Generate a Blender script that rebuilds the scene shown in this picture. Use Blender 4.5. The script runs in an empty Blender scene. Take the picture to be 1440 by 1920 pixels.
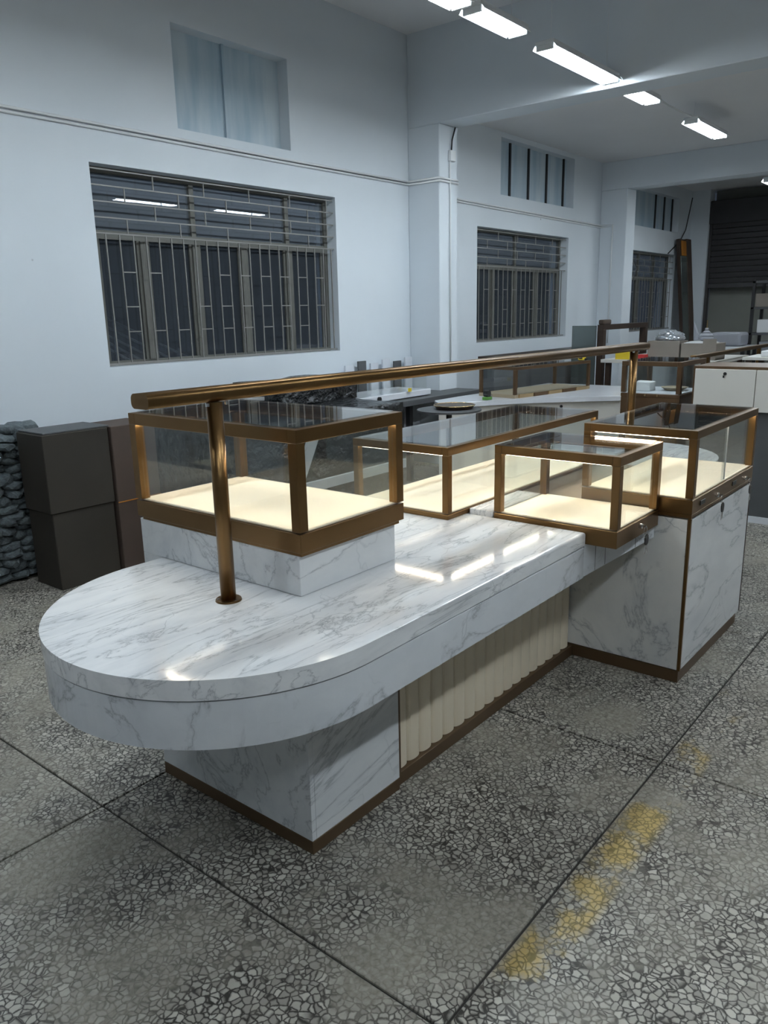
import bpy, bmesh, math, random
from mathutils import Matrix, Vector, noise

random.seed(7)
S = bpy.context.scene
COL = S.collection
PI = math.pi

# ------------------------------------------------------------------ camera
F_PX, YAW, PITCH, ROLL, CAM_H = 1471.16, 39.21406, -14.18163, -1.24223, 1.60
yw, pt, rl = (math.radians(a) for a in (YAW, PITCH, ROLL))
fwd = Vector((math.cos(pt) * math.cos(yw), math.cos(pt) * math.sin(yw), math.sin(pt)))
rgt = fwd.cross(Vector((0, 0, 1))).normalized()
upv = rgt.cross(fwd)
r2 = math.cos(rl) * rgt + math.sin(rl) * upv
u2 = -math.sin(rl) * rgt + math.cos(rl) * upv
cd = bpy.data.cameras.new('camera')
cam = bpy.data.objects.new('camera', cd)
COL.objects.link(cam)
m = Matrix.Identity(4)
for i in range(3):
    m[i][0], m[i][1], m[i][2] = r2[i], u2[i], -fwd[i]
m[2][3] = CAM_H
cam.matrix_world = m
cd.sensor_fit = 'VERTICAL'
cd.sensor_height = 36.0
cd.lens = F_PX / 1920.0 * 36.0
cd.clip_start, cd.clip_end = 0.05, 100
S.camera = cam

# ------------------------------------------------------------------ world / exposure
W = bpy.data.worlds.new('world')
S.world = W
W.use_nodes = True
W.node_tree.nodes['Background'].inputs[0].default_value = (0.045, 0.058, 0.08, 1)
W.node_tree.nodes['Background'].inputs[1].default_value = 0.5
vs = S.view_settings
vs.view_transform = 'Standard'
vs.look = 'None'
vs.gamma = 1.0
vs.use_curve_mapping = False
vs.exposure = 0.12
S.cycles.transparent_max_bounces = 32
S.cycles.max_bounces = 9
TUBE = 58.0        # radiance of the fluorescent tubes
LED = 34.0         # radiance of the LED strips in the cases


# ------------------------------------------------------------------ materials
def newmat(name):
    mt = bpy.data.materials.new(name)
    mt.use_nodes = True
    nt = mt.node_tree
    nt.nodes.clear()
    out = nt.nodes.new('ShaderNodeOutputMaterial')
    b = nt.nodes.new('ShaderNodeBsdfPrincipled')
    nt.links.new(b.outputs[0], out.inputs[0])
    return mt, nt, b, out


def N(nt, kind, **kw):
    n = nt.nodes.new('ShaderNode' + kind)
    for k, v in kw.items():
        if k.startswith('i_'):
            key = k[2:]
            n.inputs[int(key) if key.isdigit() else key.replace('_', ' ')].default_value = v
        else:
            setattr(n, k, v)
    return n


def ramp(nt, src, stops):
    r = nt.nodes.new('ShaderNodeValToRGB')
    el = r.color_ramp.elements
    while len(el) < len(stops):
        el.new(0.5)
    for e, (p, c) in zip(el, stops):
        e.position = p
        e.color = (c, c, c, 1) if isinstance(c, (int, float)) else (*c, 1)
    nt.links.new(src, r.inputs[0])
    return r.outputs[0]


def mix(nt, fac, a, b, mode='MIX'):
    n = nt.nodes.new('ShaderNodeMix')
    n.data_type = 'RGBA'
    n.blend_type = mode
    for sock, v in ((n.inputs[0], fac), (n.inputs[6], a), (n.inputs[7], b)):
        if isinstance(v, (int, float)):
            sock.default_value = v
        elif isinstance(v, tuple):
            sock.default_value = (*v, 1)
        else:
            nt.links.new(v, sock)
    return n.outputs[2]


def math_(nt, op, a, b=None, c=None):
    n = nt.nodes.new('ShaderNodeMath')
    n.operation = op
    for s, v in zip(n.inputs, (a, b, c)):
        if v is None:
            continue
        if isinstance(v, (int, float)):
            s.default_value = v
        else:
            nt.links.new(v, s)
    return n.outputs[0]


def plain(name, col, rough=0.5, metal=0.0, bump=0.0, bscale=60, spec=0.5, var=0.0, vscale=3.0, coat=0.0, bdist=0.01):
    mt, nt, b, out = newmat(name)
    b.inputs['Base Color'].default_value = (*col, 1)
    b.inputs['Roughness'].default_value = rough
    b.inputs['Metallic'].default_value = metal
    b.inputs['Specular IOR Level'].default_value = spec
    b.inputs['Coat Weight'].default_value = coat
    tc = N(nt, 'TexCoord')
    if var:
        n = N(nt, 'TexNoise', i_Scale=vscale, i_Detail=5.0)
        nt.links.new(tc.outputs['Object'], n.inputs['Vector'])
        f = ramp(nt, n.outputs[0], [(0.3, 1 - var), (0.7, 1 + var * 0.3)])
        nt.links.new(mix(nt, 1.0, col, f, 'MULTIPLY'), b.inputs['Base Color'])
    if bump:
        n2 = N(nt, 'TexNoise', i_Scale=float(bscale), i_Detail=6.0)
        nt.links.new(tc.outputs['Object'], n2.inputs['Vector'])
        bp = N(nt, 'Bump', i_Strength=bump, i_Distance=bdist)
        nt.links.new(n2.outputs[0], bp.inputs['Height'])
        nt.links.new(bp.outputs[0], b.inputs['Normal'])
    return mt


def emit(name, col, strength):
    mt, nt, b, out = newmat(name)
    b.inputs['Base Color'].default_value = (*col, 1)
    b.inputs['Emission Color'].default_value = (*col, 1)
    b.inputs['Emission Strength'].default_value = strength
    return mt


def glass(name, tint=(0.97, 0.985, 0.98), ior=1.5, rough=0.0, boost=1.0, dust=0.0):
    mt, nt, b, out = newmat(name)
    nt.nodes.remove(b)
    tr = N(nt, 'BsdfTransparent')
    tr.inputs[0].default_value = (*tint, 1)
    gl = N(nt, 'BsdfGlossy')
    gl.inputs['Roughness'].default_value = rough
    # same reflectance on both sides of a pane (the node inverts the IOR on back faces)
    ge = N(nt, 'NewGeometry')
    iv = math_(nt, 'MULTIPLY_ADD', ge.outputs['Backfacing'], 1.0 / ior - ior, ior)
    fr = N(nt, 'Fresnel')
    nt.links.new(iv, fr.inputs['IOR'])
    f = math_(nt, 'MULTIPLY', fr.outputs[0], boost)
    mx = N(nt, 'MixShader')
    nt.links.new(f, mx.inputs[0])
    src = tr
    if dust:
        df = N(nt, 'BsdfDiffuse')
        df.inputs[0].default_value = (0.42, 0.47, 0.53, 1)
        src = N(nt, 'MixShader', i_0=dust)
        nt.links.new(tr.outputs[0], src.inputs[1])
        nt.links.new(df.outputs[0], src.inputs[2])
    nt.links.new(src.outputs[0], mx.inputs[1])
    nt.links.new(gl.outputs[0], mx.inputs[2])
    nt.links.new(mx.outputs[0], out.inputs[0])
    return mt


def marble(name, rot=(0, 0, 0.6), base=(0.80, 0.815, 0.835), vein=(0.22, 0.24, 0.27), scale=1.0, thin=1.0, stretch=4.0, dist=0.6):
    mt, nt, b, out = newmat(name)
    tc = N(nt, 'TexCoord')
    mp = N(nt, 'Mapping')
    mp.inputs['Rotation'].default_value = rot
    mp.inputs['Scale'].default_value = (1.0 * scale, stretch * scale, stretch * 0.8 * scale)
    nt.links.new(tc.outputs['Object'], mp.inputs[0])
    n1 = N(nt, 'TexNoise', i_Scale=1.6, i_Detail=9.0, i_Roughness=0.62, i_Distortion=0.3)
    nt.links.new(mp.outputs[0], n1.inputs['Vector'])
    broad = ramp(nt, n1.outputs[0], [(0.40, 0.0), (0.56, 0.22), (0.72, 0.55)])
    n2 = N(nt, 'TexNoise', i_Scale=1.1, i_Detail=10.0, i_Roughness=0.6, i_Distortion=dist)
    nt.links.new(mp.outputs[0], n2.inputs['Vector'])
    ridge = math_(nt, 'ABSOLUTE', math_(nt, 'SUBTRACT', n2.outputs[0], 0.5))
    line = ramp(nt, ridge, [(0.0, 0.6), (0.008, 0.2), (0.03, 0.0)])
    # fine cracks, isotropic, masked
    nz = N(nt, 'TexNoise', i_Scale=3.5, i_Detail=4.0)
    nt.links.new(tc.outputs['Object'], nz.inputs['Vector'])
    wv = N(nt, 'VectorMath', operation='MULTIPLY_ADD')
    wv.inputs[1].default_value = (0.35, 0.35, 0.35)
    nt.links.new(nz.outputs['Color'], wv.inputs[0])
    nt.links.new(tc.outputs['Object'], wv.inputs[2])
    vo = N(nt, 'TexVoronoi', feature='DISTANCE_TO_EDGE', i_Scale=3.6 * scale)
    nt.links.new(wv.outputs[0], vo.inputs['Vector'])
    crack = ramp(nt, vo.outputs['Distance'], [(0.0, 0.7), (0.006, 0.25), (0.02, 0.0)])
    mk = N(nt, 'TexNoise', i_Scale=2.3 * scale, i_Detail=2.0)
    nt.links.new(tc.outputs['Object'], mk.inputs['Vector'])
    mask = ramp(nt, mk.outputs[0], [(0.5, 0.0), (0.66, thin)])
    c = mix(nt, broad, base, (0.47, 0.50, 0.54))
    c = mix(nt, line, c, vein)
    cm = math_(nt, 'MULTIPLY', crack, mask)
    c = mix(nt, cm, c, vein)
    nt.links.new(c, b.inputs['Base Color'])
    b.inputs['Roughness'].default_value = 0.09
    b.inputs['Specular IOR Level'].default_value = 0.5
    return mt


def floor_mat():
    mt, nt, b, out = newmat('pebble_concrete')
    g = N(nt, 'NewGeometry')
    pos = g.outputs['Position']
    nz = N(nt, 'TexNoise', i_Scale=30.0, i_Detail=3.0)
    nt.links.new(pos, nz.inputs['Vector'])
    wv = N(nt, 'VectorMath', operation='MULTIPLY_ADD')
    wv.inputs[1].default_value = (0.022, 0.022, 0.0)
    nt.links.new(nz.outputs['Color'], wv.inputs[0])
    nt.links.new(pos, wv.inputs[2])
    flat = N(nt, 'VectorMath', operation='MULTIPLY')
    flat.inputs[1].default_value = (1, 1, 0)
    nt.links.new(wv.outputs[0], flat.inputs[0])
    vo = N(nt, 'TexVoronoi', feature='DISTANCE_TO_EDGE', i_Scale=53.0)
    nt.links.new(flat.outputs[0], vo.inputs['Vector'])
    vc = N(nt, 'TexVoronoi', feature='F1', i_Scale=53.0)
    nt.links.new(flat.outputs[0], vc.inputs['Vector'])
    nw = N(nt, 'TexNoise', i_Scale=7.0, i_Detail=5.0, i_Roughness=0.7)
    nt.links.new(pos, nw.inputs['Vector'])
    wid = ramp(nt, nw.outputs[0], [(0.3, 0.0), (0.75, 0.07)])
    cell = ramp(nt, math_(nt, 'SUBTRACT', vo.outputs['Distance'], wid), [(0.0, 0.0), (0.07, 0.6), (0.14, 1.0)])
    bw = N(nt, 'RGBToBW')
    nt.links.new(vc.outputs['Color'], bw.inputs[0])
    peb = ramp(nt, bw.outputs[0], [(0.1, (0.27, 0.265, 0.25)), (0.5, (0.39, 0.385, 0.365)), (0.95, (0.55, 0.55, 0.53))])
    c = mix(nt, cell, (0.032, 0.030, 0.027), peb)
    # large cement smears
    n1 = N(nt, 'TexNoise', i_Scale=1.5, i_Detail=7.0, i_Roughness=0.65)
    nt.links.new(pos, n1.inputs['Vector'])
    sm = ramp(nt, n1.outputs[0], [(0.48, 0.0), (0.60, 0.85)])
    n3 = N(nt, 'TexNoise', i_Scale=55.0, i_Detail=4.0)
    nt.links.new(pos, n3.inputs['Vector'])
    cem = ramp(nt, n3.outputs[0], [(0.35, (0.20, 0.192, 0.168)), (0.65, (0.34, 0.33, 0.30))])
    c = mix(nt, sm, c, cem)
    n4 = N(nt, 'TexNoise', i_Scale=0.9, i_Detail=5.0)
    nt.links.new(pos, n4.inputs['Vector'])
    tone = ramp(nt, n4.outputs[0], [(0.32, 0.72), (0.68, 1.25)])
    c = mix(nt, 1.0, c, tone, 'MULTIPLY')
    c = mix(nt, 1.0, c, (1.0, 0.955, 0.88), 'MULTIPLY')
    # worn yellow paint stripe beside the joint
    sp = N(nt, 'SeparateXYZ')
    nt.links.new(pos, sp.inputs[0])
    d = math_(nt, 'ABSOLUTE', math_(nt, 'SUBTRACT', sp.outputs[1], 0.765))
    band = ramp(nt, d, [(0.045, 1.0), (0.075, 0.0)])
    xr = ramp(nt, math_(nt, 'MULTIPLY', sp.outputs[0], 0.1), [(0.09, 0.0), (0.12, 1.0), (0.31, 1.0), (0.36, 0.0)])
    n5 = N(nt, 'TexNoise', i_Scale=3.2, i_Detail=8.0, i_Roughness=0.7)
    nt.links.new(pos, n5.inputs['Vector'])
    wr = ramp(nt, n5.outputs[0], [(0.49, 0.0), (0.57, 0.85)])
    yf = math_(nt, 'MULTIPLY', math_(nt, 'MULTIPLY', band, xr), wr)
    yc = mix(nt, cell, (0.18, 0.135, 0.035), (0.44, 0.31, 0.10))
    c = mix(nt, yf, c, yc)
    nt.links.new(c, b.inputs['Base Color'])
    rg = ramp(nt, n1.outputs[0], [(0.3, 0.38), (0.7, 0.55)])
    nt.links.new(rg, b.inputs['Roughness'])
    bp = N(nt, 'Bump', i_Strength=0.25, i_Distance=0.004)
    nt.links.new(cell, bp.inputs['Height'])
    nt.links.new(bp.outputs[0], b.inputs['Normal'])
    return mt


def wall_mat():
    mt, nt, b, out = newmat('white_plaster')
    g = N(nt, 'NewGeometry')
    n1 = N(nt, 'TexNoise', i_Scale=0.8, i_Detail=6.0)
    nt.links.new(g.outputs['Position'], n1.inputs['Vector'])
    c = ramp(nt, n1.outputs[0], [(0.3, (0.665, 0.72, 0.77)), (0.7, (0.72, 0.77, 0.815))])
    n2 = N(nt, 'TexNoise', i_Scale=7.0, i_Detail=9.0, i_Roughness=0.75)
    nt.links.new(g.outputs['Position'], n2.inputs['Vector'])
    sc = ramp(nt, n2.outputs[0], [(0.70, 0.0), (0.78, 0.45)])
    c = mix(nt, sc, c, (0.42, 0.43, 0.44))
    vn = N(nt, 'TexVoronoi', feature='F1', i_Scale=1.7)
    nt.links.new(g.outputs['Position'], vn.inputs['Vector'])
    nail = ramp(nt, vn.outputs['Distance'], [(0.014, 0.8), (0.024, 0.0)])
    c = mix(nt, nail, c, (0.10, 0.10, 0.10))
    nt.links.new(c, b.inputs['Base Color'])
    b.inputs['Roughness'].default_value = 0.75
    bp = N(nt, 'Bump', i_Strength=0.06, i_Distance=0.01)
    nt.links.new(n2.outputs[0], bp.inputs['Height'])
    nt.links.new(bp.outputs[0], b.inputs['Normal'])
    return mt


def frosted():
    mt, nt, b, out = newmat('frosted_blue_glass')
    tc = N(nt, 'NewGeometry')
    mp = N(nt, 'Mapping')
    mp.inputs['Scale'].default_value = (5.0, 1.0, 0.7)
    nt.links.new(tc.outputs['Position'], mp.inputs[0])
    n = N(nt, 'TexNoise', i_Scale=1.6, i_Detail=6.0)
    nt.links.new(mp.outputs[0], n.inputs['Vector'])
    c = ramp(nt, n.outputs[0], [(0.36, (0.36, 0.48, 0.57)), (0.64, (0.53, 0.61, 0.66))])
    nt.links.new(c, b.inputs['Base Color'])
    b.inputs['Roughness'].default_value = 0.35
    return mt


M = {}
M['wall'] = wall_mat()
M['ceiling'] = plain('ceiling_paint', (0.78, 0.785, 0.80), 0.85, var=0.06, vscale=0.7)
M['floor'] = floor_mat()
M['grout'] = plain('joint_grout', (0.035, 0.032, 0.028), 0.9)
M['marble_top'] = marble('white_marble_top', rot=(0, 0, 0.14), thin=0.8, stretch=5.0, scale=1.7, base=(0.86, 0.868, 0.88))
M['marble_side_shaded'] = marble('shaded_marble_apron', rot=(0.5, 0.6, 0.3), base=(0.74, 0.765, 0.80), thin=0.9, stretch=2.2, scale=1.3)  # worktop marble with a darker, bluer base: the apron's shade painted in
M['marble_base'] = marble('white_marble_base', rot=(0.3, 0.95, 0.25), base=(0.76, 0.77, 0.775), thin=0.5, stretch=4.0)
M['marble_cab'] = marble('veined_marble_panel', rot=(0.12, 0.1, 1.45), base=(0.79, 0.785, 0.76), thin=1.2, stretch=3.0, scale=0.8)
M['bronze'] = plain('brushed_bronze', (0.19, 0.107, 0.042), 0.32, metal=0.92, bump=0.01, bscale=220, var=0.08, vscale=6)
M['bronze_dark'] = plain('dark_bronze_kick', (0.105, 0.062, 0.03), 0.42, metal=0.35)
M['brown_panel'] = plain('brown_lacquer', (0.10, 0.055, 0.024), 0.38, metal=0.3, var=0.1)
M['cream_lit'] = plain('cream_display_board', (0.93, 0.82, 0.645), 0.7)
M['cream'] = plain('cream_flute_lacquer', (0.80, 0.70, 0.54), 0.45)
M['white_lac'] = plain('white_lacquer', (0.72, 0.70, 0.65), 0.4)
M['white_stone'] = plain('white_stone_slab', (0.72, 0.74, 0.78), 0.15, var=0.05)
M['glass'] = glass('clear_glass')
M['win_glass'] = glass('window_glass', (0.75, 0.80, 0.86), boost=1.0, dust=0.06)
M['win_glass_dusty'] = glass('dusty_window_glass', (0.7, 0.75, 0.8), boost=1.0, dust=0.22)
M['frost'] = frosted()
M['win_frame'] = plain('grey_green_window_paint', (0.13, 0.13, 0.115), 0.6, var=0.3, vscale=9, bump=0.2, bscale=40)
M['bar'] = plain('weathered_steel_bar', (0.27, 0.265, 0.25), 0.5, metal=0.3, var=0.25, vscale=15)
M['black'] = plain('black_plastic', (0.012, 0.012, 0.013), 0.35)
M['dark'] = plain('dark_brown_metal', (0.045, 0.028, 0.02), 0.4, metal=0.2)
M['darkgrey'] = plain('dark_grey_board', (0.075, 0.078, 0.082), 0.55, var=0.15)
M['steel'] = plain('bright_steel', (0.65, 0.65, 0.66), 0.22, metal=1.0)
M['white_plastic'] = plain('white_plastic', (0.75, 0.77, 0.78), 0.45)
M['tube'] = emit('fluorescent_tube', (0.85, 0.94, 1.0), TUBE)
M['led'] = emit('warm_led', (1.0, 0.89, 0.73), LED)
M['carton'] = plain('dark_brown_carton', (0.03, 0.024, 0.017), 0.7, var=0.25, vscale=2)
M['carton2'] = plain('brown_carton', (0.075, 0.05, 0.038), 0.7, var=0.2, vscale=3)
M['kraft'] = plain('kraft_carton', (0.25, 0.22, 0.19), 0.8, var=0.1)
M['stone'] = plain('slate_stone', (0.115, 0.14, 0.15), 0.75, var=0.45, vscale=5, bump=0.6, bscale=14)
M['film'] = plain('black_wrapping_film', (0.012, 0.013, 0.015), 0.2, bump=1.0, bscale=11, bdist=0.07)
M['clearfilm'] = plain('pale_film_band', (0.42, 0.43, 0.44), 0.25, bump=0.4, bscale=20)
M['foil'] = plain('crumpled_clear_film', (0.62, 0.66, 0.70), 0.12, metal=0.7)
M['greybag'] = plain('grey_bag', (0.26, 0.27, 0.30), 0.4)
M['olive'] = plain('olive_grey_sheet', (0.22, 0.225, 0.20), 0.6, var=0.2, vscale=1)
M['shutter'] = plain('dark_shutter', (0.06, 0.058, 0.06), 0.5, metal=0.2, var=0.2)
M['mirror'] = plain('green_tinted_mirror', (0.16, 0.19, 0.185), 0.12, metal=0.6)
M['yellow'] = plain('yellow_plastic', (0.75, 0.55, 0.03), 0.4)
M['orange'] = plain('orange_card', (0.45, 0.17, 0.02), 0.6)
M['green'] = plain('green_plastic', (0.08, 0.22, 0.04), 0.4)
M['tan'] = plain('tan_board', (0.34, 0.27, 0.18), 0.55)
M['gold'] = plain('polished_gold', (0.62, 0.44, 0.24), 0.18, metal=1.0)
M['white_board'] = plain('cool_white_board', (0.62, 0.65, 0.70), 0.5)
M['paper'] = plain('white_paper', (0.78, 0.79, 0.80), 0.7)
M['red'] = plain('red_print', (0.5, 0.03, 0.03), 0.5)

# ------------------------------------------------------------------ helpers
ORG = {}


def org(p):
    return ORG.get(p.name, Vector((0, 0, 0))) if p else Vector((0, 0, 0))


def tag(o, label=None, cat=None, group=None, kind=None):
    if label: o['label'] = label
    if cat: o['category'] = cat
    if group: o['group'] = group
    if kind: o['kind'] = kind
    return o


def thing(name, label, cat, loc, group=None, kind=None):
    o = bpy.data.objects.new(name, None)
    o.empty_display_size = 0.1
    COL.objects.link(o)
    o.location = loc
    ORG[o.name] = Vector(loc)
    return tag(o, label, cat, group, kind)


def link(name, me, parent):
    o = bpy.data.objects.new(name, me)
    COL.objects.link(o)
    if parent:
        o.parent = parent
        ORG[o.name] = org(parent)
    return o


def finish(name, bm, mat, parent=None, smooth=False):
    """bm in world coordinates; becomes one mesh object under parent"""
    o0 = org(parent)
    base = None
    if parent is None:
        zs = [v.co.z for v in bm.verts]
        xs = [v.co.x for v in bm.verts]
        ys = [v.co.y for v in bm.verts]
        base = Vector(((min(xs) + max(xs)) / 2, (min(ys) + max(ys)) / 2, min(zs)))
        o0 = base
    for v in bm.verts:
        v.co -= o0
    bmesh.ops.recalc_face_normals(bm, faces=bm.faces)
    me = bpy.data.meshes.new(name)
    bm.to_mesh(me)
    bm.free()
    me.materials.append(M[mat])
    if smooth:
        for p in me.polygons:
            p.use_smooth = True
    o = link(name, me, parent)
    if base is not None:
        o.location = base
        ORG[o.name] = base
    return o


def bx(bm, x0, x1, y0, y1, z0, z1, bev=0.0, seg=1):
    r = bmesh.ops.create_cube(bm, size=1.0)
    vs_ = r['verts']
    for v in vs_:
        v.co = Vector((x0 + (v.co.x + .5) * (x1 - x0), y0 + (v.co.y + .5) * (y1 - y0), z0 + (v.co.z + .5) * (z1 - z0)))
    if bev > 0:
        es = list({e for v in vs_ for e in v.link_edges})
        bmesh.ops.bevel(bm, geom=es, offset=bev, segments=seg, affect='EDGES', profile=0.5)
    return bm


def box(name, mat, parent, x0, x1, y0, y1, z0, z1, bev=0.0015, seg=1):
    return finish(name, bx(bmesh.new(), x0, x1, y0, y1, z0, z1, bev, seg), mat, parent)


def prism(bm, pts, z0, z1, bev=0.0, seg=2):
    lo = [bm.verts.new((x, y, z0)) for x, y in pts]
    hi = [bm.verts.new((x, y, z1)) for x, y in pts]
    n = len(pts)
    bm.faces.new(lo[::-1])
    ft = bm.faces.new(hi)
    for i in range(n):
        bm.faces.new((lo[i], lo[(i + 1) % n], hi[(i + 1) % n], hi[i]))
    if bev:
        bmesh.ops.bevel(bm, geom=list(ft.edges), offset=bev, segments=seg, affect='EDGES', profile=0.5)
    return bm


def cyl(bm, p0, p1, r0, r1=None, seg=16, caps=True):
    r1 = r0 if r1 is None else r1
    p0, p1 = Vector(p0), Vector(p1)
    d = (p1 - p0).normalized()
    a = d.orthogonal().normalized()
    b = d.cross(a)
    A, B = [], []
    for i in range(seg):
        t = 2 * PI * i / seg
        v = math.cos(t) * a + math.sin(t) * b
        A.append(bm.verts.new(p0 + v * r0))
        B.append(bm.verts.new(p1 + v * r1))
    for i in range(seg):
        bm.faces.new((A[i], A[(i + 1) % seg], B[(i + 1) % seg], B[i]))
    if caps:
        bm.faces.new(A[::-1])
        bm.faces.new(B)
    return bm


def tube_path(bm, pts, r, seg=6):
    pts = [Vector(p) for p in pts]
    rings = []
    for i, p in enumerate(pts):
        d = (pts[min(i + 1, len(pts) - 1)] - pts[max(i - 1, 0)]).normalized()
        a = d.cross(Vector((0.31, 0.17, 0.93))).normalized()
        b = d.cross(a)
        rings.append([bm.verts.new(p + r * (math.cos(2 * PI * k / seg) * a + math.sin(2 * PI * k / seg) * b)) for k in range(seg)])
    for A, B in zip(rings, rings[1:]):
        for k in range(seg):
            bm.faces.new((A[k], A[(k + 1) % seg], B[(k + 1) % seg], B[k]))
    bm.faces.new(rings[0][::-1])
    bm.faces.new(rings[-1])
    return bm


UNIT = None


def unit_box(mat, _c={}):
    if mat not in _c:
        bm = bmesh.new()
        bmesh.ops.create_cube(bm, size=1.0)
        me = bpy.data.meshes.new('unit_' + mat)
        bm.to_mesh(me)
        bm.free()
        me.materials.append(M[mat])
        _c[mat] = me
    return _c[mat]


def piece(name, mat, parent, x0, x1, y0, y1, z0, z1):
    """cheap box that shares one mesh, for alike pieces"""
    o = link(name, unit_box(mat), parent)
    o.location = Vector(((x0 + x1) / 2, (y0 + y1) / 2, (z0 + z1) / 2)) - org(parent)
    o.scale = (abs(x1 - x0), abs(y1 - y0), abs(z1 - z0))
    return o


def struct(o):
    o['kind'] = 'structure'
    return o


# ------------------------------------------------------------------ room shell
WY = 5.2            # window wall plane
H1, H2 = 4.25, 3.65
XB, XE = -6.0, 15.5
YR = -8.0


def wall_holes(name, x0, x1, z0, z1, holes, y0, y1):
    xs = sorted({x0, x1, *[h[0] for h in holes], *[h[1] for h in holes]})
    bm = bmesh.new()
    for a, b in zip(xs, xs[1:]):
        hs = sorted([(h[2], h[3]) for h in holes if h[0] <= a and h[1] >= b])
        z = z0
        for h0, h1 in hs:
            bx(bm, a, b, y0, y1, z, h0)
            z = h1
        bx(bm, a, b, y0, y1, z, z1)
    return struct(finish(name, bm, 'wall'))


W1 = (3.255, 5.755, 1.263, 2.652)
W1U = (4.03, 5.21, 2.978, 3.69)
W2 = (8.20, 10.55, 1.235, 2.565)
W2U = (8.71, 10.66, 2.955, 3.59)
W3 = (12.70, 14.80, 1.22, 2.51)
W3U = (12.85, 14.85, 2.89, 3.46)
wall_holes('wall_left', XB, XE, 0, 4.4, [W1, W1U, W2, W2U, W3, W3U], WY, WY + 0.26)
struct(box('wall_back', 'wall', None, XB - 0.2, XB, YR, WY + 0.26, 0, 4.4, 0))
struct(box('wall_right', 'wall', None, XB, XE, YR - 0.2, YR, 0, 4.4, 0))

fl = struct(box('floor', 'grout', None, XB, XE + 0.6, YR, WY, -0.06, -0.008, 0))
sl = bpy.data.meshes.new('slab')
PX, PY = 1.385, 1.40
_b = bx(bmesh.new(), -PX / 2 + .004, PX / 2 - .004, -PY / 2 + .004, PY / 2 - .004, -0.03, 0, 0.0025)
_b.to_mesh(sl)
_b.free()
sl.materials.append(M['floor'])
for i in range(-5, 11):
    for j in range(-7, 4):
        cx, cy = 1.2 + PX * (i + .5), 0.84 + PY * (j + .5)
        if cx - PX / 2 < XB - 0.3 or cx > XE + 0.4 or cy - PY / 2 < YR - 0.9:
            continue
        o = link('slab', sl, fl)
        o.location = Vector((cx, cy, 0)) - org(fl)
        if cy + PY / 2 > WY:      # last row is cut at the wall
            o.scale.y = (WY - (cy - PY / 2)) / PY
            o.location.y = (WY + cy - PY / 2) / 2 - org(fl).y

struct(box('ceiling', 'ceiling', None, XB, 6.88, YR, WY, H1, H1 + .12, 0))
struct(box('ceiling', 'ceiling', None, 7.0, XE + .6, YR, WY, H2, H2 + .12, 0))
struct(box('trim_1', 'wall', None, 6.88, 7.20, YR, WY, 3.40, H1 + .05, 0.006))     # ceiling beams
struct(box('trim_2', 'wall', None, 11.56, 11.88, YR, WY, 3.27, H2, 0.006))
struct(box('trim_3', 'wall', None, 6.88, 7.20, 4.81, WY, 0, 3.40, 0.008))          # wall columns
struct(box('trim_4', 'wall', None, 11.56, 11.88, 4.80, WY, 0, 3.27, 0.008))

# end wall with rolling shutter
struct(box('wall_end', 'wall', None, XE, XE + .25, 4.88, WY, 0, 3.9, 0))
struct(box('wall_far', 'olive', None, XE + .35, XE + .5, YR, 4.88, 0, 3.9, 0))
d1 = thing('door_1', None, None, (XE + .15, 3.2, 0), kind='structure')
box('shutter_hood', 'shutter', d1, XE + .02, XE + .30, 1.2, 4.875, 3.05, 3.45, .01)
for k in range(11):
    o = piece('slat', 'shutter', d1, XE + .10, XE + .13, 1.25, 4.86, 2.02 + k * .096, 2.105 + k * .096)
    o.rotation_euler.y = math.radians(-16)
box('bottom_rail', 'shutter', d1, XE + .08, XE + .15, 1.25, 4.86, 1.93, 2.01, .004)
box('guide_rail', 'shutter', d1, XE + .06, XE + .17, 4.83, 4.875, 0, 3.05, .003)


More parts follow.
